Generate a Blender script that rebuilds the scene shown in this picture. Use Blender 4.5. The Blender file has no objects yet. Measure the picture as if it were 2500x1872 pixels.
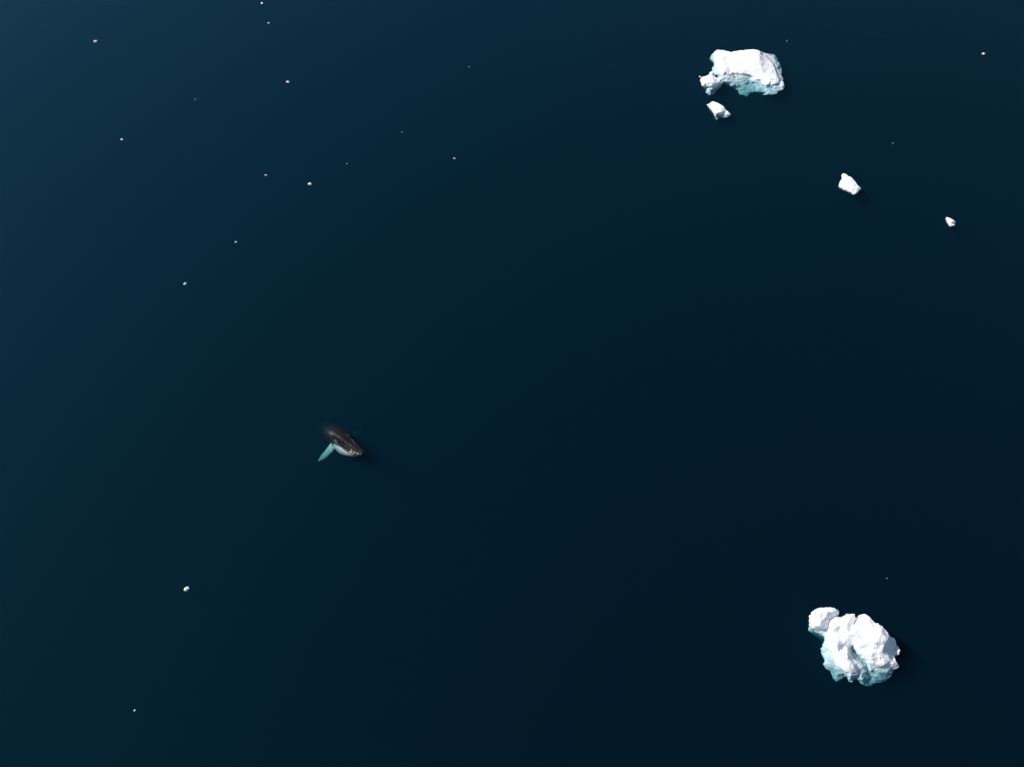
import bpy, bmesh, math, random
from mathutils import Vector, Matrix, noise
from mathutils.geometry import delaunay_2d_cdt
from mathutils.bvhtree import BVHTree

random.seed(7)
R = math.radians
sc = bpy.context.scene
col = sc.collection

# ------------------------------------------------------------------ camera
PW, PH = 2500.0, 1872.0
HFOV, PITCH, CAM_H = 66.0, 62.0, 110.0          # a drone about 110 m up, looking 62 degrees down
cam_d = bpy.data.cameras.new('camera')
cam_d.sensor_fit = 'HORIZONTAL'
cam_d.angle = R(HFOV)
cam_d.clip_start = 1.0
cam_d.clip_end = 6000.0
cam = bpy.data.objects.new('camera', cam_d)
col.objects.link(cam)
cam.location = (0, 0, CAM_H)
cam.rotation_euler = (R(90 - PITCH), 0, 0)
sc.camera = cam

# ------------------------------------------------------------------ sky, sun, exposure
SUN_ELEV = 37.0
SUN_DIR = Vector((-0.94, 0.34, 0)).normalized()         # horizontal direction towards the sun
SUN_VEC = Vector((SUN_DIR.x * math.cos(R(SUN_ELEV)), SUN_DIR.y * math.cos(R(SUN_ELEV)), math.sin(R(SUN_ELEV))))
world = bpy.data.worlds.new('World')
sc.world = world
world.use_nodes = True
wn = world.node_tree.nodes
wl = world.node_tree.links
wn.clear()
sky = wn.new('ShaderNodeTexSky')
sky.sky_type = 'NISHITA'
sky.sun_disc = False
sky.sun_elevation = R(SUN_ELEV)
sky.sun_rotation = math.atan2(SUN_DIR.x, SUN_DIR.y)
sky.altitude = 10
sky.air_density = 1.0
sky.dust_density = 0.1
sky.ozone_density = 1.5
bg = wn.new('ShaderNodeBackground')
bg.inputs['Strength'].default_value = 0.07
wo = wn.new('ShaderNodeOutputWorld')
wl.new(sky.outputs[0], bg.inputs['Color'])
wl.new(bg.outputs[0], wo.inputs['Surface'])

sun_d = bpy.data.lights.new('sun', 'SUN')
sun_d.energy = 4.9
sun_d.angle = R(0.53)
sun_d.color = (1.0, 0.955, 0.90)
sun = bpy.data.objects.new('sun', sun_d)
col.objects.link(sun)
sun.rotation_euler = SUN_VEC.to_track_quat('Z', 'Y').to_euler()
sun.location = (0, 0, 200)

vs = sc.view_settings
vs.view_transform = 'Standard'
vs.look = 'None'
vs.exposure = 0.35
vs.gamma = 1.0
vs.use_curve_mapping = False
cy = sc.cycles
cy.use_denoising = True
cy.max_bounces = 6
cy.volume_bounces = 2
cy.transparent_max_bounces = 12
cy.caustics_reflective = False
cy.caustics_refractive = False

# ------------------------------------------------------------------ pixel of the photograph -> point of the place
TH = math.tan(R(HFOV) / 2)
def at(px, py, z=0.0):
    """Point at height z on the ray through a pixel of the 2500 x 1872 photograph."""
    u = (px / PW - 0.5) * 2 * TH
    v = (0.5 - py / PH) * 2 * TH * PH / PW
    t = R(90 - PITCH)
    d = Vector((u, v * math.cos(t) + math.sin(t), v * math.sin(t) - math.cos(t)))
    k = (z - CAM_H) / d.z
    return Vector((d.x * k, d.y * k, z))

# ------------------------------------------------------------------ materials
def mat(name):
    m = bpy.data.materials.new(name)
    m.use_nodes = True
    m.node_tree.nodes.clear()
    out = m.node_tree.nodes.new('ShaderNodeOutputMaterial')
    return m, m.node_tree.nodes, m.node_tree.links, out

def make_ice(name, c0, c1, rough, scale, bump, spec=0.35, sss=0.0):
    m, n, l, out = mat(name)
    p = n.new('ShaderNodeBsdfPrincipled')
    p.inputs['Roughness'].default_value = rough
    p.inputs['IOR'].default_value = 1.31
    p.inputs['Subsurface Weight'].default_value = sss
    p.inputs['Subsurface Radius'].default_value = (0.7, 0.85, 1.0)
    p.inputs['Subsurface Scale'].default_value = 0.45
    p.inputs['Specular IOR Level'].default_value = spec
    g = n.new('ShaderNodeNewGeometry')
    t = n.new('ShaderNodeTexNoise')
    t.inputs['Scale'].default_value = scale
    t.inputs['Detail'].default_value = 6
    t.inputs['Roughness'].default_value = 0.62
    r = n.new('ShaderNodeValToRGB')
    r.color_ramp.elements[0].position = 0.32
    r.color_ramp.elements[0].color = (*c0, 1)
    r.color_ramp.elements[1].position = 0.58
    r.color_ramp.elements[1].color = (*c1, 1)
    b = n.new('ShaderNodeBump')
    b.inputs['Strength'].default_value = bump
    b.inputs['Distance'].default_value = 0.12
    t2 = n.new('ShaderNodeTexNoise')
    t2.inputs['Scale'].default_value = scale * 3.0
    t2.inputs['Detail'].default_value = 5
    l.new(g.outputs['Position'], t.inputs['Vector'])
    l.new(g.outputs['Position'], t2.inputs['Vector'])
    l.new(t.outputs['Fac'], r.inputs['Fac'])
    l.new(r.outputs['Color'], p.inputs['Base Color'])
    l.new(t2.outputs['Fac'], b.inputs['Height'])
    l.new(b.outputs['Normal'], p.inputs['Normal'])
    l.new(p.outputs[0], out.inputs['Surface'])
    return m

M_SNOW = make_ice('weathered_snow', (0.83, 0.83, 0.85), (0.90, 0.90, 0.905), 0.75, 1.3, 0.22, 0.2, 0.5)
M_ICE = make_ice('glacier_ice', (0.42, 0.51, 0.56), (0.64, 0.71, 0.74), 0.35, 0.9, 0.3, 0.4)
M_DIRT = make_ice('silt_in_ice', (0.07, 0.065, 0.09), (0.16, 0.15, 0.19), 0.7, 3.0, 0.3, 0.2)

def make_water():
    m, n, l, out = mat('sea_water')
    g = n.new('ShaderNodeNewGeometry')
    mp = n.new('ShaderNodeMapping')
    mp.inputs['Rotation'].default_value = (0, 0, R(38))
    mp.inputs['Scale'].default_value = (0.55, 1.7, 1.0)
    t1 = n.new('ShaderNodeTexNoise')               # ripples, crests running the way the faint lines do
    t1.inputs['Scale'].default_value = 0.55
    t1.inputs['Detail'].default_value = 5
    t1.inputs['Roughness'].default_value = 0.55
    t2 = n.new('ShaderNodeTexNoise')               # calm and ruffled patches
    t2.inputs['Scale'].default_value = 0.022
    t2.inputs['Detail'].default_value = 3
    mr = n.new('ShaderNodeMapRange')
    mr.inputs['From Min'].default_value = 0.35
    mr.inputs['From Max'].default_value = 0.7
    mr.inputs['To Min'].default_value = 0.03
    mr.inputs['To Max'].default_value = 0.45
    b = n.new('ShaderNodeBump')
    b.inputs['Distance'].default_value = 0.25
    fr = n.new('ShaderNodeFresnel')
    ir = n.new('ShaderNodeMapRange')               # same reflectance from above and from below (the surface does not bend rays)
    ir.inputs['To Min'].default_value = 1.333
    ir.inputs['To Max'].default_value = 1 / 1.333
    l.new(g.outputs['Backfacing'], ir.inputs['Value'])
    l.new(ir.outputs[0], fr.inputs['IOR'])
    gl = n.new('ShaderNodeBsdfGlossy')
    gl.inputs['Roughness'].default_value = 0.05
    tr = n.new('ShaderNodeBsdfTransparent')
    mx = n.new('ShaderNodeMixShader')
    l.new(g.outputs['Position'], mp.inputs['Vector'])
    l.new(mp.outputs[0], t1.inputs['Vector'])
    l.new(g.outputs['Position'], t2.inputs['Vector'])
    l.new(t2.outputs['Fac'], mr.inputs['Value'])
    l.new(mr.outputs[0], b.inputs['Strength'])
    l.new(t1.outputs['Fac'], b.inputs['Height'])
    l.new(b.outputs['Normal'], gl.inputs['Normal'])
    l.new(b.outputs['Normal'], fr.inputs['Normal'])
    l.new(fr.outputs[0], mx.inputs['Fac'])
    l.new(tr.outputs[0], mx.inputs[1])
    l.new(gl.outputs[0], mx.inputs[2])
    l.new(mx.outputs[0], out.inputs['Surface'])
    # the water itself: absorbs red quickly, scatters a little blue-green
    def coeff(node, rgb, invert):
        d = max(rgb)
        c = [v / d for v in rgb]
        if invert:
            d = max(rgb) * 1.02
            c = [1 - v / d for v in rgb]
        node.inputs['Color'].default_value = (*c, 1)
        node.inputs['Density'].default_value = d
    va = n.new('ShaderNodeVolumeAbsorption')
    coeff(va, (0.42, 0.190, 0.185), True)
    vsn = n.new('ShaderNodeVolumeScatter')
    coeff(vsn, (0.0008, 0.0265, 0.0505), False)
    vsn.inputs['Anisotropy'].default_value = 0.5
    ad = n.new('ShaderNodeAddShader')
    l.new(va.outputs[0], ad.inputs[0])
    l.new(vsn.outputs[0], ad.inputs[1])
    l.new(ad.outputs[0], out.inputs['Volume'])
    return m
M_WATER = make_water()

def make_seabed():
    m, n, l, out = mat('seabed_mud')
    p = n.new('ShaderNodeBsdfPrincipled')
    t = n.new('ShaderNodeTexNoise')
    t.inputs['Scale'].default_value = 0.05
    r = n.new('ShaderNodeValToRGB')
    r.color_ramp.elements[0].color = (0.03, 0.028, 0.025, 1)
    r.color_ramp.elements[1].color = (0.06, 0.055, 0.045, 1)
    l.new(t.outputs['Fac'], r.inputs['Fac'])
    l.new(r.outputs['Color'], p.inputs['Base Color'])
    p.inputs['Roughness'].default_value = 0.9
    l.new(p.outputs[0], out.inputs['Surface'])
    return m
M_BED = make_seabed()

def make_skin():
    m, n, l, out = mat('whale_skin')
    p = n.new('ShaderNodeBsdfPrincipled')
    a = n.new('ShaderNodeAttribute')
    a.attribute_name = 'skin'
    t = n.new('ShaderNodeTexNoise')
    t.inputs['Scale'].default_value = 3.5
    t.inputs['Detail'].default_value = 6
    tc = n.new('ShaderNodeTexCoord')
    mr = n.new('ShaderNodeMapRange')
    mr.inputs['To Min'].default_value = 0.65
    mr.inputs['To Max'].default_value = 1.3
    mx = n.new('ShaderNodeVectorMath')
    mx.operation = 'SCALE'
    b = n.new('ShaderNodeBump')
    b.inputs['Strength'].default_value = 0.25
    b.inputs['Distance'].default_value = 0.05
    l.new(tc.outputs['Object'], t.inputs['Vector'])
    l.new(t.outputs['Fac'], mr.inputs['Value'])
    l.new(a.outputs['Color'], mx.inputs[0])
    l.new(mr.outputs[0], mx.inputs['Scale'])
    l.new(mx.outputs[0], p.inputs['Base Color'])
    l.new(t.outputs['Fac'], b.inputs['Height'])
    l.new(b.outputs['Normal'], p.inputs['Normal'])
    p.inputs['Roughness'].default_value = 0.42
    p.inputs['Specular IOR Level'].default_value = 0.11
    l.new(p.outputs[0], out.inputs['Surface'])
    return m
M_SKIN = make_skin()

# ------------------------------------------------------------------ helpers
def link_mesh(name, bm, material, parent=None):
    me = bpy.data.meshes.new(name)
    bm.to_mesh(me)
    bm.free()
    me.materials.append(material)
    o = bpy.data.objects.new(name, me)
    col.objects.link(o)
    if parent:
        o.parent = parent
    return o

def tag(o, label, cat, group=None):
    o['label'] = label
    o['category'] = cat
    if group:
        o['group'] = group
    return o

def thing(name, loc, label, cat, group=None):
    o = bpy.data.objects.new(name, None)
    col.objects.link(o)
    o.location = loc
    o.empty_display_size = 0.5
    return tag(o, label, cat, group)

# ------------------------------------------------------------------ the sea: one closed body of water, and its bed
def build_sea():
    S, D = 2500.0, 90.0
    bm = bmesh.new()
    bmesh.ops.create_cube(bm, size=1.0)
    for v in bm.verts:
        v.co = Vector((v.co.x * 2 * S, v.co.y * 2 * S + 60, -D if v.co.z < 0 else 0.0))
    o = link_mesh('water', bm, M_WATER)
    o['kind'] = 'structure'
    bm = bmesh.new()
    k = 40
    g = {}
    for i in range(k + 1):
        for j in range(k + 1):
            x, y = (i / k - .5) * 2.2 * S, (j / k - .5) * 2.2 * S + 60
            g[i, j] = bm.verts.new((x, y, -D - 3 - 2 * noise.noise(Vector((x, y, 0)) * 0.01)))
    for i in range(k):
        for j in range(k):
            bm.faces.new((g[i, j], g[i + 1, j], g[i + 1, j + 1], g[i, j + 1]))
    o = link_mesh('seabed', bm, M_BED)
    o['kind'] = 'structure'
build_sea()

# ------------------------------------------------------------------ icebergs
def fbm(p, octs=4, gain=0.5):
    a, s, f = 1.0, 0.0, 1.0
    for _ in range(octs):
        s += a * noise.noise(p * f)
        a *= gain
        f *= 2.07
    return s

def ridged(p, octs=4):
    a, s, f = 1.0, 0.0, 1.0
    for _ in range(octs):
        s += a * (1 - 2 * abs(noise.noise(p * f)))
        a *= 0.5
        f *= 2.1
    return s * 0.5

def relief(origin, zoom, outline, inner, edge, amp_top, amp_foot, rough, keel, seed, smooth=2, freq=1.0):
    """Closed ice mesh from points read off the photograph (zoomed pixel x, y and a height in metres)."""
    ox, oy = origin
    pts = [(ox + x / zoom, oy + y / zoom, z) for x, y, z in outline + inner]
    v2 = [Vector((p[0], -p[1])) for p in pts]
    face = list(range(len(outline)))
    vo, eo, fo, ov, oe, of = delaunay_2d_cdt(v2, [], [face], 1, 1e-4)
    bm = bmesh.new()
    vv = []
    for i, c in enumerate(vo):
        src = ov[i]
        z = pts[src[0]][2] if src else 0.0
        vv.append(bm.verts.new(at(c.x, -c.y, z)))
    for f in fo:
        if len(f) >= 3:
            try:
                bm.faces.new([vv[i] for i in f])
            except ValueError:
                pass
    loose = [v for v in bm.verts if not v.link_faces]
    bmesh.ops.delete(bm, geom=loose, context='VERTS')
    bmesh.ops.triangulate(bm, faces=bm.faces[:])
    for _ in range(9):
        long_e = [e for e in bm.edges if e.calc_length() > edge]
        if not long_e:
            break
        bmesh.ops.subdivide_edges(bm, edges=long_e, cuts=1)
        bmesh.ops.triangulate(bm, faces=[f for f in bm.faces if len(f.verts) > 3])
        bmesh.ops.beautify_fill(bm, faces=bm.faces[:], edges=[e for e in bm.edges if not e.is_boundary])
    inner_v = [v for v in bm.verts if not v.is_boundary]
    for _ in range(smooth):
        bmesh.ops.smooth_vert(bm, verts=inner_v, factor=0.5, use_axis_x=True, use_axis_y=True, use_axis_z=True)
    bm.normal_update()
    if sum(f.normal.z for f in bm.faces) < 0:
        bmesh.ops.reverse_faces(bm, faces=bm.faces[:])
    bm.normal_update()
    off = Vector((seed * 13.7, seed * 7.1, seed * 3.3))
    # weathering: lumps and pits on the snow, flutes on the wet ice
    moves = []
    for v in bm.verts:
        p = v.co
        w = min(1.0, max(0.0, (p.z + 0.05) / 0.35))
        top = (1 - rough) * fbm(p * 0.9 * freq + off) + rough * ridged(p * 0.8 * freq + off, 5)
        top += 0.35 * fbm(p * 3.6 * freq + off, 3)
        foot = fbm(Vector((p.x * 0.5, p.y * 1.3, p.z * 2.2)) * freq + off, 4) + 0.5 * ridged(p * 1.1 * freq + off, 3)
        d = w * amp_top * top + (1 - w) * amp_foot * foot
        if v.is_boundary:
            n2 = Vector((v.normal.x, v.normal.y, 0))
            jit = 0.6 * d
            c = fbm(p * 2.3 * freq + off * 2, 3)
            moves.append((v, Vector((c, fbm(p * 2.3 * freq - off, 3), 0)) * edge * 0.9 + Vector((0, 0, jit * 0.5))))
        else:
            moves.append((v, v.normal * d))
    for v, d in moves:
        v.co += d
    # the flanks going down under water
    cx = sum((v.co.x for v in bm.verts)) / len(bm.verts)
    cy_ = sum((v.co.y for v in bm.verts)) / len(bm.verts)
    def ring(dz, first):
        be = [e for e in bm.edges if e.is_boundary]
        r = bmesh.ops.extrude_edge_only(bm, edges=be)
        nv = [g for g in r['geom'] if isinstance(g, bmesh.types.BMVert)]
        for v in nv:
            to_c = Vector((cx - v.co.x, cy_ - v.co.y, 0))
            dist = to_c.length or 1.0
            to_c /= dist
            if first and v.co.z > 0.03:
                d = v.co.z + 0.3 * keel
                v.co += -to_c * 0.10 * d
                v.co.z -= d
            else:
                v.co += to_c * min(1.15 * dz, 0.30 * dist)
                v.co.z -= dz
            v.co += Vector((noise.noise(v.co * 1.5 + off), noise.noise(v.co * 1.5 - off), 0)) * edge * 0.5
    ring(0.5 * keel, True)
    ring(0.8 * keel, False)
    ring(1.2 * keel, False)
    be = [e for e in bm.edges if e.is_boundary]
    bmesh.ops.holes_fill(bm, edges=be, sides=0)
    bmesh.ops.triangulate(bm, faces=[f for f in bm.faces if len(f.verts) > 4])
    bmesh.ops.recalc_face_normals(bm, faces=bm.faces[:])
    return bm

def split_ice(bm, root, level=0.06):
    """Snow and bare wet ice are two parts of one berg."""
    inv = root.matrix_world.inverted() if False else Matrix.Translation(-Vector(root.location))
    bm.transform(inv)
    low = bm.copy()
    def keep(b, snow):
        off = Vector(root.location)
        kill = []
        for f in b.faces:
            c = f.calc_center_median()
            lv = level + 0.12 * noise.noise((c + off) * 1.7)
            if (c.z > lv) != snow:
                kill.append(f)
        bmesh.ops.delete(b, geom=kill, context='FACES')
    keep(bm, True)
    keep(low, False)
    for b in (bm, low):
        for f in b.faces:
            f.smooth = True
    if len(bm.faces):
        link_mesh('snow_cap', bm, M_SNOW, root)
    if len(low.faces):
        link_mesh('ice_foot', low, M_ICE, root)

# --- the tabular berg at the top right
B1_OUT = [(450,150,.5),(470,120,1.8),(530,117,2.2),(690,135,2.2),(780,160,2.0),(835,180,1.8),(900,158,2.2),(1020,135,2.8),
 (1250,112,3.2),(1430,115,3.2),(1500,150,2.9),(1560,180,1.6),(1620,200,.7),(1700,215,-.2),(1790,225,-1.0),(1850,260,-1.3),(1900,310,-1.5),
 (1930,400,-1.5),(1990,500,-1.5),(2010,620,-1.2),(2000,720,-.8),(2045,810,-.6),(2040,860,-.5),(2070,960,-.4),(2070,1010,-.5),(2020,1060,-.8),(1920,1090,-1.0),
 (1880,1150,-1.2),(1780,1165,-1.3),(1640,1165,-1.5),(1630,1110,-1.6),(1500,1115,-2.2),(1380,1110,-2.6),(1290,1130,-3.0),(1250,1170,-3.3),
 (1190,1222,-3.6),(1090,1185,-3.3),(1010,1170,-3.2),(980,1080,-3.0),(870,1020,-2.8),(760,970,-2.4),(650,905,-1.8),
 (610,840,-1.3),(560,790,-1.3),(470,760,-1.6),(400,700,-1.5),(365,640,-1.4),(370,570,-1.2),(395,510,-1.0),(415,430,-1.2),(380,380,-1.5),
 (320,340,-1.4),(335,280,-1.1),(380,215,-.7),(430,170,-.1)]
B1_IN = [(450,190,.9),(485,260,1.3),(482,380,1.4),(515,500,1.3),(590,590,1.2),(445,250,.1),(455,330,.05),(450,450,0),(490,540,.0),(560,620,.05),
 (400,290,-.6),(430,380,-.5),(470,620,-.6),(540,690,-.5),(600,740,-.25),(430,680,-1.0),
 (560,200,2.4),(600,350,2.3),(700,250,2.3),(700,360,1.9),(760,450,1.7),(820,560,1.35),(900,250,2.6),(900,350,2.6),(1000,250,3.0),(1200,250,3.4),
 (1400,250,3.5),(1480,260,3.4),(1100,400,3.0),(1300,450,3.1),(1000,520,2.1),(1150,560,2.1),(1350,580,2.4),(650,560,1.9),(700,620,1.5),(620,620,1.4),
 (1500,400,3.1),(1520,540,2.7),(1560,640,2.2),(1450,650,2.0),(1600,720,1.7),(1400,720,1.3),
 (1545,250,2.3),(1600,320,2.1),(1650,450,1.9),(1700,560,1.8),(1760,650,1.7),
 (1625,240,1.25),(1720,350,1.2),(1800,450,1.15),(1850,560,1.1),(1890,680,1.0),(1925,780,.9),
 (1660,235,.6),(1760,330,.4),(1850,450,.3),(1900,580,.3),(1940,700,.3),(1990,830,.2),(2035,930,.1),(2030,990,-.05),
 (1780,290,-.2),(1870,380,-.3),(1930,500,-.4),(1965,640,-.35),(1990,760,-.2),
 (640,680,.95),(780,688,.85),(830,690,.8),(870,648,.9),(950,658,.95),(1060,676,.95),(1180,678,.9),(1270,698,.85),(1340,740,.8),(1420,798,.7),(1500,815,.65),
 (1555,835,.65),(1560,900,.55),(1640,945,.5),(1700,918,.55),(1850,915,.6),(1925,880,.7),(1680,760,1.5),(1870,755,1.25),(1750,840,1.05),(1620,850,.95),(1850,850,.95),
 (645,700,.15),(780,705,.1),(870,690,.1),(960,690,.12),(1060,700,.1),(1180,705,.1),(1265,722,.1),(1330,765,.05),(1410,818,.02),(1500,838,0),(1540,870,0),
 (1555,930,-.1),(1640,968,-.1),(1710,945,-.15),(1850,940,-.15),(1935,905,-.1),(1960,860,.1),
 (640,760,-.1),(720,790,-.25),(900,750,-.15),(960,800,-.4),(1100,760,-.2),(1250,770,-.3),(1400,860,-.5),(1500,890,-.5),(700,870,-.7),(850,860,-.7),(950,900,-1.0),
 (1100,900,-1.1),(1250,890,-1.5),(1400,940,-1.4),(1550,980,-1.0),(1650,1060,-1.0),(1800,1010,-.75),(1950,985,-.45),(850,960,-1.6),(1000,1000,-2.0),(1150,1020,-2.2),
 (1100,1120,-2.7),(1200,1140,-2.9),(1300,1030,-2.0),(1480,1050,-1.6),(1750,1100,-1.0),(1900,1050,-.8)]
flat = lambda L: [(x, y, .4 + (z - .9) * .45 if z > .9 else (z * .45 if z > 0 else z * .47)) for x, y, z in L]
shoal = lambda L, k: [(x, y, z * .75 if z > 0 else z * k) for x, y, z in L]
B1_OUT, B1_IN = flat(B1_OUT), flat(B1_IN)
c1 = at(1820, 170, 0)
berg1 = thing('iceberg', c1, 'largest flat-topped white iceberg with turquoise underwater foot below its front edge', 'iceberg')
bm1 = relief((1700, 110), 9.617, B1_OUT, B1_IN, 0.16, 0.065, 0.16, 0.25, 1.6, 1.0, 1, 1.0)
tree1 = BVHTree.FromBMesh(bm1)
split_ice(bm1, berg1)

# the dark silt seam that curves along its right slope: a thin ribbon of dirty ice standing a little proud
def ribbon(pts, width, thick, root):
    bm = bmesh.new()
    P = [at(1700 + x / 9.617, 110 + y / 9.617, z) for x, y, z in pts]
    fine = []
    for i in range(len(P) - 1):
        for k in range(6):
            fine.append(P[i].lerp(P[i + 1], k / 6))
    fine.append(P[-1])
    rows = []
    for i, p in enumerate(fine):
        d = (fine[min(i + 1, len(fine) - 1)] - fine[max(i - 1, 0)]).normalized()
        s = Vector((d.y, -d.x, 0)).normalized()
        w = width * (0.75 + 0.5 * noise.noise(p * 1.7)) * (0.4 if i in (0, len(fine) - 1) else 1)
        p = p + s * 0.10 * noise.noise(p * 0.9)
        hit = tree1.ray_cast(Vector((p.x, p.y, 20)), Vector((0, 0, -1)))[0]
        p = hit if hit else p
        rows.append([bm.verts.new(p + s * w + Vector((0, 0, -.12))), bm.verts.new(p + s * w * .6 + Vector((0, 0, thick))),
                     bm.verts.new(p - s * w * .6 + Vector((0, 0, thick))), bm.verts.new(p - s * w + Vector((0, 0, -.12)))])
    for a, b in zip(rows, rows[1:]):
        for k in range(4):
            bm.faces.new((a[k], b[k], b[(k + 1) % 4], a[(k + 1) % 4]))
    bm.faces.new(rows[0])
    bm.faces.new(rows[-1][::-1])
    bmesh.ops.recalc_face_normals(bm, faces=bm.faces[:])
    bm.transform(Matrix.Translation(-Vector(root.location)))
    o = link_mesh('silt_seam', bm, M_DIRT, root)
    o['label'] = 'thin dark silt seam curving along the right slope'
ribbon(flat([(1625,240,1.28),(1720,350,1.23),(1800,450,1.18),(1850,560,1.13),(1890,680,1.03),(1925,780,.93)]), 0.13, 0.07, berg1)

# --- the lumpy berg at the bottom right
B2_OUT = [(235,400,-.3),(250,340,.1),(300,300,.6),(370,250,1.0),(440,215,1.2),(540,212,1.2),(630,220,1.2),(700,255,1.0),(722,300,.6),(690,345,.2),(740,370,0),
 (800,340,-.3),(840,310,-.6),(880,330,-.5),(930,312,.6),(970,320,.6),(975,370,.2),(1020,370,-.2),(1060,335,.4),(1120,318,1.5),(1160,325,1.7),(1220,380,1.9),
 (1300,465,2.0),(1350,475,2.1),(1420,520,2.1),(1500,610,2.0),(1560,690,1.6),(1600,700,1.2),(1640,760,.8),(1640,840,.3),(1665,830,.6),(1710,905,.7),
 (1690,960,.4),(1650,985,.1),(1610,1000,.1),(1640,1080,.5),(1690,1170,0),(1660,1200,-.2),(1590,1230,-.6),(1560,1320,-1.1),(1480,1390,-1.4),(1380,1430,-1.6),
 (1280,1440,-1.6),(1240,1490,-1.8),(1200,1500,-1.8),(1150,1480,-1.5),(1090,1450,-1.3),(1040,1410,-1.2),(1000,1370,-1.0),(950,1370,-.9),(935,1430,-.9),(870,1400,-.8),
 (840,1330,-.8),(800,1330,-1.3),(760,1370,-1.4),(670,1415,-1.6),(620,1350,-1.5),(580,1250,-1.2),(500,1190,-.9),(465,1130,-.8),(490,1070,-.7),(440,980,-.8),(420,880,-.8),
 (450,820,-.6),(490,740,-.4),(480,690,-.6),(380,635,-.6),(300,580,-.5),(260,560,-.5),(225,580,-.6),(230,530,-.5)]
B2_IN = [(330,400,1.3),(400,300,1.6),(540,280,1.7),(640,290,1.4),(420,450,1.3),(380,515,1.0),(420,525,.9),(500,390,1.4),(310,350,.9),(310,480,.8),
 (460,490,.4),(560,420,.5),(650,360,.5),(540,550,0),(420,570,-.1),(300,540,0),(270,460,.1),(360,560,0),
 (620,460,1.2),(700,400,1.3),(800,365,1.2),(830,400,1.4),(620,560,1.1),(760,480,1.5),(850,480,1.5),(920,370,1.3),(900,440,1.3),(950,340,1.0),
 (925,520,.6),(960,470,.3),(1000,430,.3),(1025,390,.05),(560,650,.2),(700,640,.4),(760,700,.3),(850,650,1.2),(950,620,1.6),(1020,690,1.4),(1050,610,1.4),
 (1120,400,2.2),(1080,520,2.3),(1020,540,1.8),(1200,480,2.5),(1300,560,2.7),(1400,620,2.7),(1480,700,2.5),(1150,600,2.2),(1250,700,2.6),(1350,750,2.6),(1450,800,2.3),
 (1550,800,1.7),(1500,880,1.0),(1570,900,.6),(1600,930,.4),(1540,970,.9),(1600,820,.9),(1590,880,.4),
 (1060,710,.8),(1100,750,1.0),(1000,740,.7),(950,800,.5),(850,850,.5),(760,890,.5),(1080,800,1.5),(1150,780,1.8),(1200,890,.8),(1120,890,.7),(1250,830,1.9),
 (920,850,-.5),(950,915,-.85),(985,940,-.9),(1010,990,-.95),(1045,1000,-.95),(1065,1050,-1.0),(1105,1065,-1.0),(1125,1115,-1.05),(1165,1130,-.9),(1165,1190,-1.0),(1195,1280,-1.0),(1250,1350,-1.3),
 (885,925,.2),(920,1000,.15),(975,1060,.1),(1035,1115,.05),(1110,1165,-.05),(1130,1240,-.3),
 (1000,870,.8),(1070,940,1.0),(1110,1000,.6),(1165,1060,.3),(1200,1130,0),(1230,1210,-.2),
 (520,720,1.0),(600,760,1.3),(700,740,1.3),(800,780,1.0),(700,850,1.1),(640,870,1.0),(560,830,.6),(700,960,1.1),(760,930,1.2),(850,950,1.1),(860,1050,1.0),
 (760,1050,1.0),(780,1120,.8),(900,1100,.9),(940,1150,.7),(970,1220,.5),(870,1180,.8),(800,1200,.4),
 (500,850,-.1),(560,920,-.2),(620,950,-.1),(520,1000,-.3),(650,1050,-.15),(560,1120,-.3),(680,1150,-.2),(740,1200,-.2),(620,1210,-.6),(700,1300,-.9),(800,1265,-.4),
 (850,1280,-.1),(920,1260,.3),(1000,1260,.15),(1030,1180,.05),(1060,1300,-.3),(900,1340,-.3),(1100,1380,-.5),
 (1180,960,1.2),(1250,950,1.4),(1320,900,1.6),(1400,950,1.5),(1480,950,1.3),(1250,1040,1.0),(1340,1040,.9),(1440,1060,1.0),(1540,1060,.9),(1600,1110,.6),
 (1300,1120,.4),(1450,1130,.6),(1550,1160,.1),(1300,1180,-.1),(1450,1190,-.2),(1600,1180,-.1),
 (1250,1280,-.8),(1350,1280,-.6),(1480,1270,-.6),(1400,1360,-1.1),(1300,1360,-1.2)]
c2 = at(2085, 1580, 0)
berg2 = thing('iceberg', c2, 'lumpy white iceberg with a narrow blue melt channel down its middle', 'iceberg')
split_ice(relief((1940, 1450), 6.623, B2_OUT, B2_IN, 0.12, 0.125, 0.10, 0.40, 1.3, 2.0, 2, 1.2), berg2)

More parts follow.
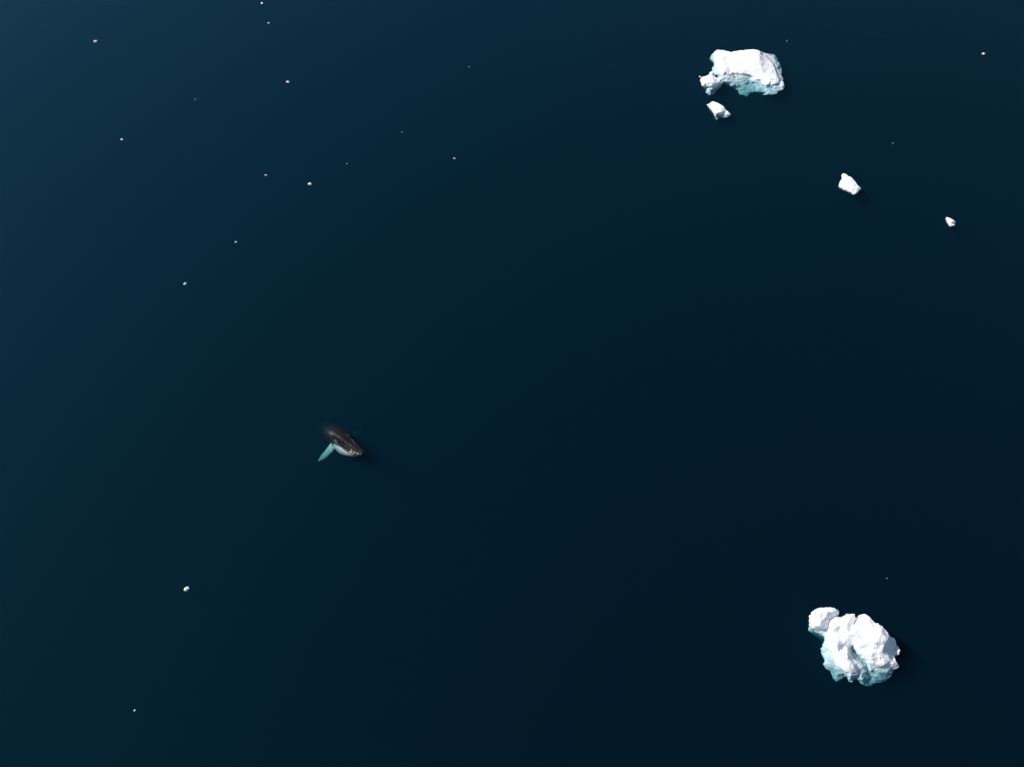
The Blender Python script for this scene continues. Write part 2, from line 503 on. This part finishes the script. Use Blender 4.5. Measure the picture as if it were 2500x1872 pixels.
# --- the small rough growler beside the tabular berg
B3_OUT = [(210,690,.3),(250,640,.4),(330,585,.6),(460,560,.7),(640,490,.7),(680,420,.4),(670,380,.35),(740,320,.3),(850,305,.3),(905,330,.3),(890,400,.25),
 (810,460,.4),(830,500,.5),(930,560,.6),(960,610,.5),(1020,615,.5),(1060,650,.4),(1120,610,.5),(1250,580,.5),(1290,650,.5),(1390,670,.4),(1395,800,.2),
 (1330,880,0),(1300,970,-.2),(1270,1050,-.6),(1130,1200,-1.0),(1020,1250,-.9),(980,1350,-1.1),(900,1430,-1.2),(800,1500,-1.3),(680,1530,-1.4),(600,1470,-1.2),
 (450,1360,-1.2),(520,1280,-1.0),(490,1170,-.8),(400,1110,-.3),(330,1050,-.1),(280,980,.1),(280,900,.2),(270,800,.3)]
B3_IN = [(400,700,1.1),(600,620,1.1),(800,620,1.1),(500,850,1.2),(700,850,1.3),(900,750,1.1),(900,900,1.1),(1040,730,.6),(1150,700,.7),(1250,700,.6),
 (1050,900,.7),(1150,850,.45),(1200,900,.2),(1150,1000,-.1),(400,950,.9),(450,1020,.5),(600,1050,.6),(800,1020,.8),(1000,1040,.5),(700,1120,.2),(850,1120,.25),
 (580,1120,-.2),(650,1200,0),(800,1200,.05),(700,1290,-.4),(900,1250,-.5),(800,1350,-1.1),(620,1350,-.7),(720,1420,-.8),(780,400,.5),(750,480,.8)]
berg3 = thing('growler', at(1737, 203, 0), 'small knobbly white ice lump touching the left side of the largest iceberg', 'ice chunk')
split_ice(relief((1700, 160), 20.7, shoal(B3_OUT, .6), shoal(B3_IN, .6), 0.09, 0.11, 0.10, 0.5, 0.6, 3.0, 1, 2.2), berg3)

# --- the pointed chunk below it
B4_OUT = [(340,1245,-.1),(380,1240,.1),(430,1200,.6),(470,1192,.7),(530,1210,.8),(590,1240,.8),(650,1280,.8),(690,1340,.6),(740,1380,.4),(785,1425,.1),
 (775,1450,-.2),(700,1490,-.5),(600,1475,-.6),(550,1470,-.7),(540,1530,-.8),(510,1500,-.6),(470,1420,-.3),(430,1340,0),(390,1290,0)]
B4_IN = [(450,1260,.9),(500,1330,.95),(560,1290,1.05),(620,1330,.95),(660,1370,.6),(600,1390,.7),(530,1400,.6),(540,1440,-.1),(640,1405,.3),(680,1385,.35),
 (720,1420,.2),(640,1440,-.1),(500,1440,0),(480,1390,.4)]
berg4 = thing('growler', at(1754, 272, 0), 'smooth white ice chunk with a sharp submerged spur, below the largest iceberg', 'ice chunk')
split_ice(relief((1680, 90), 7.526, shoal(B4_OUT, .6), shoal(B4_IN, .6), 0.10, 0.04, 0.05, 0.2, 0.5, 4.0, 1, 1.6), berg4)

# --- the pale slab further right
B5_OUT = [(880,450,.35),(950,440,.4),(1030,470,.4),(1090,540,.45),(1250,600,.5),(1370,720,.5),(1480,870,.5),(1580,1000,.45),(1650,1050,.4),(1690,1110,.3),
 (1630,1130,.3),(1560,1240,.25),(1430,1360,.2),(1300,1300,.2),(1120,1210,.2),(930,1130,.2),(800,1070,.2),(730,1010,.2),(715,920,.25),(780,880,.3),(770,800,.3),
 (800,750,.35),(850,680,.4),(930,630,.4),(890,580,.35)]
B5_IN = [(1050,650,.7),(950,800,.65),(1150,850,.72),(900,950,.5),(1250,800,.72),(1150,1000,.6),(1350,950,.65),(1450,1100,.5),(1300,1150,.5),(1550,1080,.5)]
berg5 = thing('growler', at(2074, 449, 0), 'white wedge-shaped ice slab floating between the largest iceberg and a tiny notched floe', 'ice chunk')
split_ice(relief((2010, 400), 18.4, B5_OUT, B5_IN, 0.09, 0.05, 0.05, 0.4, 0.35, 5.0, 1, 2.0), berg5)

# --- the notched floe
B6_OUT = [(720,740,.2),(770,730,.25),(890,755,.35),(1060,830,.35),(1250,990,.25),(1160,1040,.2),(1080,1090,.15),(1230,1140,.2),(1060,1200,.15),(990,1240,.1),
 (930,1200,.1),(830,1000,.15),(740,850,.15)]
B6_IN = [(900,870,.5),(1000,950,.45),(980,1080,.35),(1080,960,.4)]
berg6 = thing('growler', at(2321, 541, 0), 'small pale ice floe with a notch in its right edge', 'ice chunk')
split_ice(relief((2280, 500), 23.66, B6_OUT, B6_IN, 0.07, 0.03, 0.04, 0.3, 0.25, 6.0, 1, 2.5), berg6)

# ------------------------------------------------------------------ small ice fragments
def fragment(px, py, wpx, hpx, ang, label, seed, lumps=2, sink=0.35):
    """A broken bit of ice: a few fused angular lumps, mostly under water like all floating ice."""
    rnd = random.Random(seed)
    c = at(px, py, 0)
    m_px = (at(px + 1, py, 0) - c).length
    L, W = wpx * m_px, hpx * m_px
    bm = bmesh.new()
    for k in range(lumps):
        t = bmesh.ops.create_icosphere(bm, subdivisions=2, radius=0.5)['verts']
        s = 1.0 if k == 0 else rnd.uniform(0.4, 0.65)
        o = Vector((0, 0, 0)) if k == 0 else Vector((rnd.choice((-1, 1)) * rnd.uniform(.25, .42) * L, rnd.uniform(-.3, .3) * W, rnd.uniform(0, .12) * W))
        off = Vector((seed * 3.1 + k, k * 5.0, seed))
        for v in t:
            n = v.co.normalized()
            v.co *= 1 + 0.45 * noise.noise(n * 1.6 + off) + 0.2 * noise.noise(n * 4.0 + off)
            v.co = Vector((v.co.x * L * s, v.co.y * W * s, v.co.z * 0.75 * min(L, W) * s)) + o
    bm.transform(Matrix.Rotation(R(ang), 4, 'Z'))
    o = link_mesh('ice_fragment', bm, M_SNOW)
    o.location = (c.x, c.y, (0.5 - sink) * 0.35 * min(L, W))
    tag(o, label, 'ice fragment', 'small ice fragments drifting on the sea')
    return o

FRAGS = [
 (233, 102, 9, 6, 35, 'small white ice fragment with a side spur near the top left corner', 2),
 (298, 341, 6, 5, 0, 'tiny white ice fragment left of centre in the upper left water, alone', 1),
 (477, 243, 2.3, 2.0, 0, 'faint ice speck between the left corner fragment and the bright oval one', 1),
 (640, 9, 6, 5, -30, 'ice fragment cut close to the top edge of the picture', 2),
 (656, 57, 5, 3.5, 10, 'dim ice fragment just below the one at the top edge', 1),
 (703, 201, 8, 5.5, 0, 'bright oval ice fragment in the upper left part of the water', 1),
 (757, 450, 8, 7, -20, 'bright heart-shaped ice fragment with a tiny tip, below the oval one', 2),
 (649, 428, 6, 2.8, 8, 'dim elongated ice sliver left of the heart-shaped fragment', 1),
 (847, 400, 2.2, 2.0, 0, 'faint ice speck right of the heart-shaped fragment', 1),
 (981, 323, 2.0, 1.8, 0, 'faintest ice speck up from the elongated bit at top centre', 1),
 (1109, 387, 6, 2.8, -10, 'dim elongated ice sliver near the top centre of the water', 1),
 (1145, 164, 2.3, 2.2, 0, 'faint ice speck highest in the open water at top centre', 1),
 (2401, 132, 8, 5, 0, 'lone white ice fragment near the top right corner', 1),
 (452, 693, 8, 6, 40, 'bright white ice fragment in the left half, level above the whale', 2),
 (576, 591, 5.5, 2.8, 30, 'dim slanting ice sliver up right of the bright left fragment', 1),
 (455, 1437, 12, 10, 30, 'largest of the drifting ice fragments, below and left of the whale', 3),
 (329, 1733, 5, 3, 55, 'dim ice fragment lowest in the picture near the bottom left', 1),
 (1709, 188, 5, 3.5, -15, 'tiny ice crumb just off the knobbly lump by the largest iceberg', 1),
 (2180, 350, 2.0, 1.8, 0, 'faint ice speck above right of the white wedge-shaped slab', 1),
 (1921, 101, 2.0, 1.8, 0, 'faint ice speck above the right end of the largest iceberg', 1),
 (2165, 1411, 2.0, 1.8, 0, 'faint ice speck above the lumpy iceberg with the melt channel', 1),
]
for i, (px, py, w, h, a, lab, k) in enumerate(FRAGS):
    fragment(px, py, w, h, a, lab, i + 1, k)

# ------------------------------------------------------------------ the humpback whale
# local frame: x forward (nose at 0), y to the whale's left, z up, metres
def loft(bm, secs, seg=28, power=2.0):
    rings = []
    for x, yc, w, zt, zb in secs:
        zc, h = (zt + zb) / 2, (zt - zb) / 2
        r = []
        for k in range(seg):
            a = 2 * math.pi * k / seg
            ca, sa = math.cos(a), math.sin(a)
            e = 2.0 / power
            r.append(bm.verts.new((x, yc + w * math.copysign(abs(ca) ** e, ca), zc + h * math.copysign(abs(sa) ** e, sa))))
        rings.append(r)
    for a, b in zip(rings, rings[1:]):
        for k in range(seg):
            bm.faces.new((a[k], a[(k + 1) % seg], b[(k + 1) % seg], b[k]))
    bm.faces.new(rings[0][::-1])
    bm.faces.new(rings[-1])

def interp(table, n):
    out = []
    x0, x1 = table[0][0], table[-1][0]
    for i in range(n):
        x = x0 + (x1 - x0) * i / (n - 1)
        for a, b in zip(table, table[1:]):
            if min(a[0], b[0]) - 1e-6 <= x <= max(a[0], b[0]) + 1e-6:
                t = (x - a[0]) / (b[0] - a[0])
                t = t * t * (3 - 2 * t) * 0.5 + t * 0.5
                out.append(tuple(a[k] + (b[k] - a[k]) * t if k else x for k in range(len(a))))
                break
    return out

def ball(bm, c, r, sq=(1, 1, 1)):
    for v in bmesh.ops.create_icosphere(bm, subdivisions=2, radius=r)['verts']:
        v.co = Vector((v.co.x * sq[0], v.co.y * sq[1], v.co.z * sq[2])) + Vector(c)

HEADING = Vector((0.75, -0.66, 0)).normalized()
W_ROT = (Matrix.Rotation(math.atan2(HEADING.y, HEADING.x), 3, 'Z') @ Matrix.Rotation(R(-15), 3, 'Y') @ Matrix.Rotation(R(-41), 3, 'X'))
W_SCALE = 1.18
def to_local(v):
    return (W_ROT.inverted() @ Vector(v)).normalized()
FLIP_R = dict(root=Vector((-3.95, -1.20, -0.55)), dir=to_local((-0.56, -0.70, -0.42)), n=to_local((-0.2, -0.35, 0.9)), L=3.3)
FLIP_L = dict(root=Vector((-4.4, 1.20, -0.55)), dir=to_local((0.40, 0.60, -0.69)), n=to_local((0, -0.6, 0.8)), L=3.5)

def flipper(bm, f, side):
    d = f['dir']
    up = Vector((0, 0, 1))
    nrm = (f['n'] - d * f['n'].dot(d)).normalized()
    chord = nrm.cross(d)                                       # towards the leading edge
    if chord.x < 0:
        chord = -chord
    rows = []
    N = 22
    for i in range(N + 1):
        t = i / N
        w = 0.56 * (1 - 0.35 * t) * (1.0 if t < 0.75 else max(0.05, 1 - ((t - 0.75) / 0.25) ** 1.6))
        if t < 0.22:
            w *= 0.72 + 0.28 * (t / 0.22)
        lead = 1 + 0.10 * abs(math.sin(t * 9 * math.pi))
        bend = -chord * (0.55 * t * t)
        p = f['root'] + d * (f['L'] * (t * 1.06 - 0.06)) + bend
        th = 0.17 * (1 - 0.6 * t)
        row = []
        for k in range(16):
            a = 2 * math.pi * k / 16
            c, s = math.cos(a), math.sin(a)
            row.append(bm.verts.new(p + chord * (w * c * (lead if c > 0 else 1)) + nrm * (th * s * (0.8 + 0.2 * c))))
        rows.append(row)
    for a, b in zip(rows, rows[1:]):
        for k in range(16):
            bm.faces.new((a[k], a[(k + 1) % 16], b[(k + 1) % 16], b[k]))
    bm.faces.new(rows[0][::-1])
    bm.faces.new(rows[-1])

def build_whale():
    bm = bmesh.new()
    # x, y, half width, top, bottom
    rostrum = [(0.0, 0, .16, .10, -.08), (-.25, 0, .36, .20, -.14), (-.8, 0, .58, .30, -.20), (-1.6, 0, .78, .40, -.28), (-2.4, 0, .95, .52, -.35),
               (-3.0, 0, 1.08, .72, -.40), (-3.6, 0, 1.22, .86, -.5), (-4.6, 0, 1.42, 1.02, -.6)]
    jaw = [(.12, 0, .24, -.10, -.38), (-.15, 0, .62, -.02, -.66), (-.7, 0, .96, .02, -1.08), (-1.5, 0, 1.26, .0, -1.50), (-2.4, 0, 1.46, -.06, -1.80),
           (-3.2, 0, 1.52, .05, -1.80), (-4.0, 0, 1.46, .4, -1.62), (-4.8, 0, 1.45, .7, -1.62)]
    trunk = [(-3.6, 0, 1.15, .80, -1.45), (-4.4, 0, 1.44, 1.0, -1.62), (-5.4, 0, 1.48, 1.14, -1.58), (-6.5, 0, 1.36, 1.15, -1.36), (-7.5, 0, 1.16, 1.08, -1.08), (-8.5, 0, .92, .95, -.82),
             (-9.5, 0, .68, .78, -.58), (-10.5, 0, .44, .60, -.38), (-11.5, 0, .26, .45, -.2), (-12.3, 0, .16, .34, -.02)]
    loft(bm, interp(rostrum, 22), 28, 2.3)
    loft(bm, interp(jaw, 22), 32, 2.15)
    loft(bm, interp(trunk, 30), 32, 2.05)
    # median ridge, blowholes with their splash guard, dorsal hump
    loft(bm, interp([(-.15, 0, .06, .20, .0), (-1.2, 0, .08, .46, .1), (-2.4, 0, .12, .66, .2), (-2.9, 0, .20, .86, .3), (-3.3, 0, .16, .86, .4)], 14), 14)
    ball(bm, (-3.0, .17, .82), .13, (1.9, .8, .7)); ball(bm, (-3.0, -.17, .82), .13, (1.9, .8, .7))
    loft(bm, interp([(-7.2, 0, .10, 1.10, .7), (-7.8, 0, .12, 1.30, .7), (-8.3, 0, .06, 1.36, .7), (-8.6, 0, .03, 1.02, .6)], 12), 12)
    # flukes
    for s in (-1, 1):
        fr = []
        for i in range(11):
            t = i / 10
            y = s * 2.0 * t
            xf = -11.9 - 0.95 * t ** 1.3
            xb = -12.75 - 0.55 * t + 0.45 * math.sin(t * math.pi) * (0.4)
            th = 0.10 * (1 - .8 * t)
            fr.append([bm.verts.new((xf, y, .16)), bm.verts.new(((xf + xb) / 2, y, .16 + th)), bm.verts.new((min(xb, xf - .03), y, .16)), bm.verts.new(((xf + xb) / 2, y, .16 - th))])
        for a, b in zip(fr, fr[1:]):
            for k in range(4):
                bm.faces.new((a[k], a[(k + 1) % 4], b[(k + 1) % 4], b[k]))
        bm.faces.new(fr[0]); bm.faces.new(fr[-1][::-1])
    # knobs along the rostrum and the lower lip
    for i in range(8):
        x = -.35 - i * .3
        w = .40 + .09 * i
        for s in (-1, 1):
            ball(bm, (x, s * w * .78, .20 + .033 * i), .075)
    for i in range(5):
        ball(bm, (-.4 - i * .42, 0, .30 + .085 * i), .08)
    for i in range(9):
        x = -.02 - i * .24
        w = [.48, .74, .90, 1.0, 1.08, 1.15, 1.22, 1.28, 1.33][i]
        for s in (-1, 1):
            ball(bm, (x, s * w, -.20), .075)
    ball(bm, (-3.35, 1.30, -.12), .12, (1.3, .8, .8)); ball(bm, (-3.35, -1.30, -.12), .12, (1.3, .8, .8))   # eyes
    flipper(bm, FLIP_R, -1)
    flipper(bm, FLIP_L, 1)
    bmesh.ops.recalc_face_normals(bm, faces=bm.faces[:])
    me = bpy.data.meshes.new('tmp')
    bm.to_mesh(me); bm.free()
    tmp = bpy.data.objects.new('tmp', me)
    col.objects.link(tmp)
    md = tmp.modifiers.new('r', 'REMESH')
    md.mode = 'VOXEL'; md.voxel_size = 0.055; md.adaptivity = 0.0
    sm = tmp.modifiers.new('s', 'SMOOTH')
    sm.factor = 0.5; sm.iterations = 3
    dg = bpy.context.evaluated_depsgraph_get()
    body = bpy.data.meshes.new_from_object(tmp.evaluated_get(dg))
    bpy.data.objects.remove(tmp)
    body.name = 'humpback_whale'
    body.materials.clear()
    body.materials.append(M_SKIN)
    # skin pattern (pigment only), then throat pleats and the bend of the back
    ca = body.color_attributes.new('skin', 'FLOAT_COLOR', 'POINT')
    dark = Vector((0.010, 0.0058, 0.006)); pale = Vector((0.42, 0.44, 0.44)); lip = Vector((0.014, 0.011, 0.014))
    norms = [Vector(v.normal) for v in body.vertices]
    newco = []
    for v in body.vertices:
        p = v.co.copy()
        n = norms[v.index]
        c = dark.copy()
        flip = False
        for f in (FLIP_R, FLIP_L):
            t = (p - f['root']).dot(f['dir']) / f['L']
            side = -1 if f is FLIP_R else 1
            if t > 0.10 and side * p.y > 1.50:
                e = 0.12 * noise.noise(p * 2.5)
                k = min(1, max(0, (t - 0.10 + e) / 0.05))
                c = dark.lerp(Vector((0.50, 0.54, 0.53)), k)
                flip = True
        if not flip and p.x > -6.6:
            ang = math.atan2(abs(p.y), -(p.z + .35))               # 0 under the chin, 90 degrees at the lip
            edge = 1.66 + 0.10 * noise.noise(p * 1.1 + Vector((3, 1, 7)))
            edge -= max(0, (-p.x - 4.6)) * 0.35
            k = min(1, max(0, (edge - ang) / 0.12))
            if p.z > -.54 + .12 * noise.noise(p * 1.3) or p.x < -3.9:
                k = 0
            pl = 0.5 + 0.5 * math.sin(ang * 30)                       # pleats: pale ridges, darker furrows
            c = lip.lerp(pale * (0.62 + 0.38 * pl), k)
            if k > 0.3:
                p -= n * 0.030 * (1 - pl)
            elif p.x > -3.2 and abs(p.y) > .5 and n.z > .1 and -.1 < p.z < .35:
                c = lip
            if k < .3 and -1.3 < p.x < .1 and -.46 < p.z < -.14 and noise.noise(p * 9) > .2:
                c = Vector((.55, .53, .52))                       # barnacles on the lip knobs
            if k < .3 and p.x > -.3 and noise.noise(p * 7 + Vector((5, 5, 5))) > .22:
                c = Vector((.30, .27, .27))
        # the back arches down towards the tail
        q = max(0.0, -(p.x + 3.1))
        p.z -= 0.040 * q * q
        p.x += 0.010 * q * q
        newco.append(p)
        ca.data[v.index].color = (*c, 1)
    for v, p in zip(body.vertices, newco):
        v.co = p
    for f in body.polygons:
        f.use_smooth = True
    o = bpy.data.objects.new('humpback_whale', body)
    col.objects.link(o)
    # place: a point of the back of the head is pinned to where it shows in the photograph
    rot = (W_ROT @ Matrix.Scale(W_SCALE, 3)).to_4x4()
    anchor = Vector((-1.6, 0, 0.1))
    tgt = at(866, 1087, -0.40)
    o.matrix_world = Matrix.Translation(tgt - (rot @ anchor.to_4d()).to_3d()) @ rot
    tag(o, 'dark humpback whale with white flipper and throat, its head breaking the surface', 'whale')
    return o
build_whale()
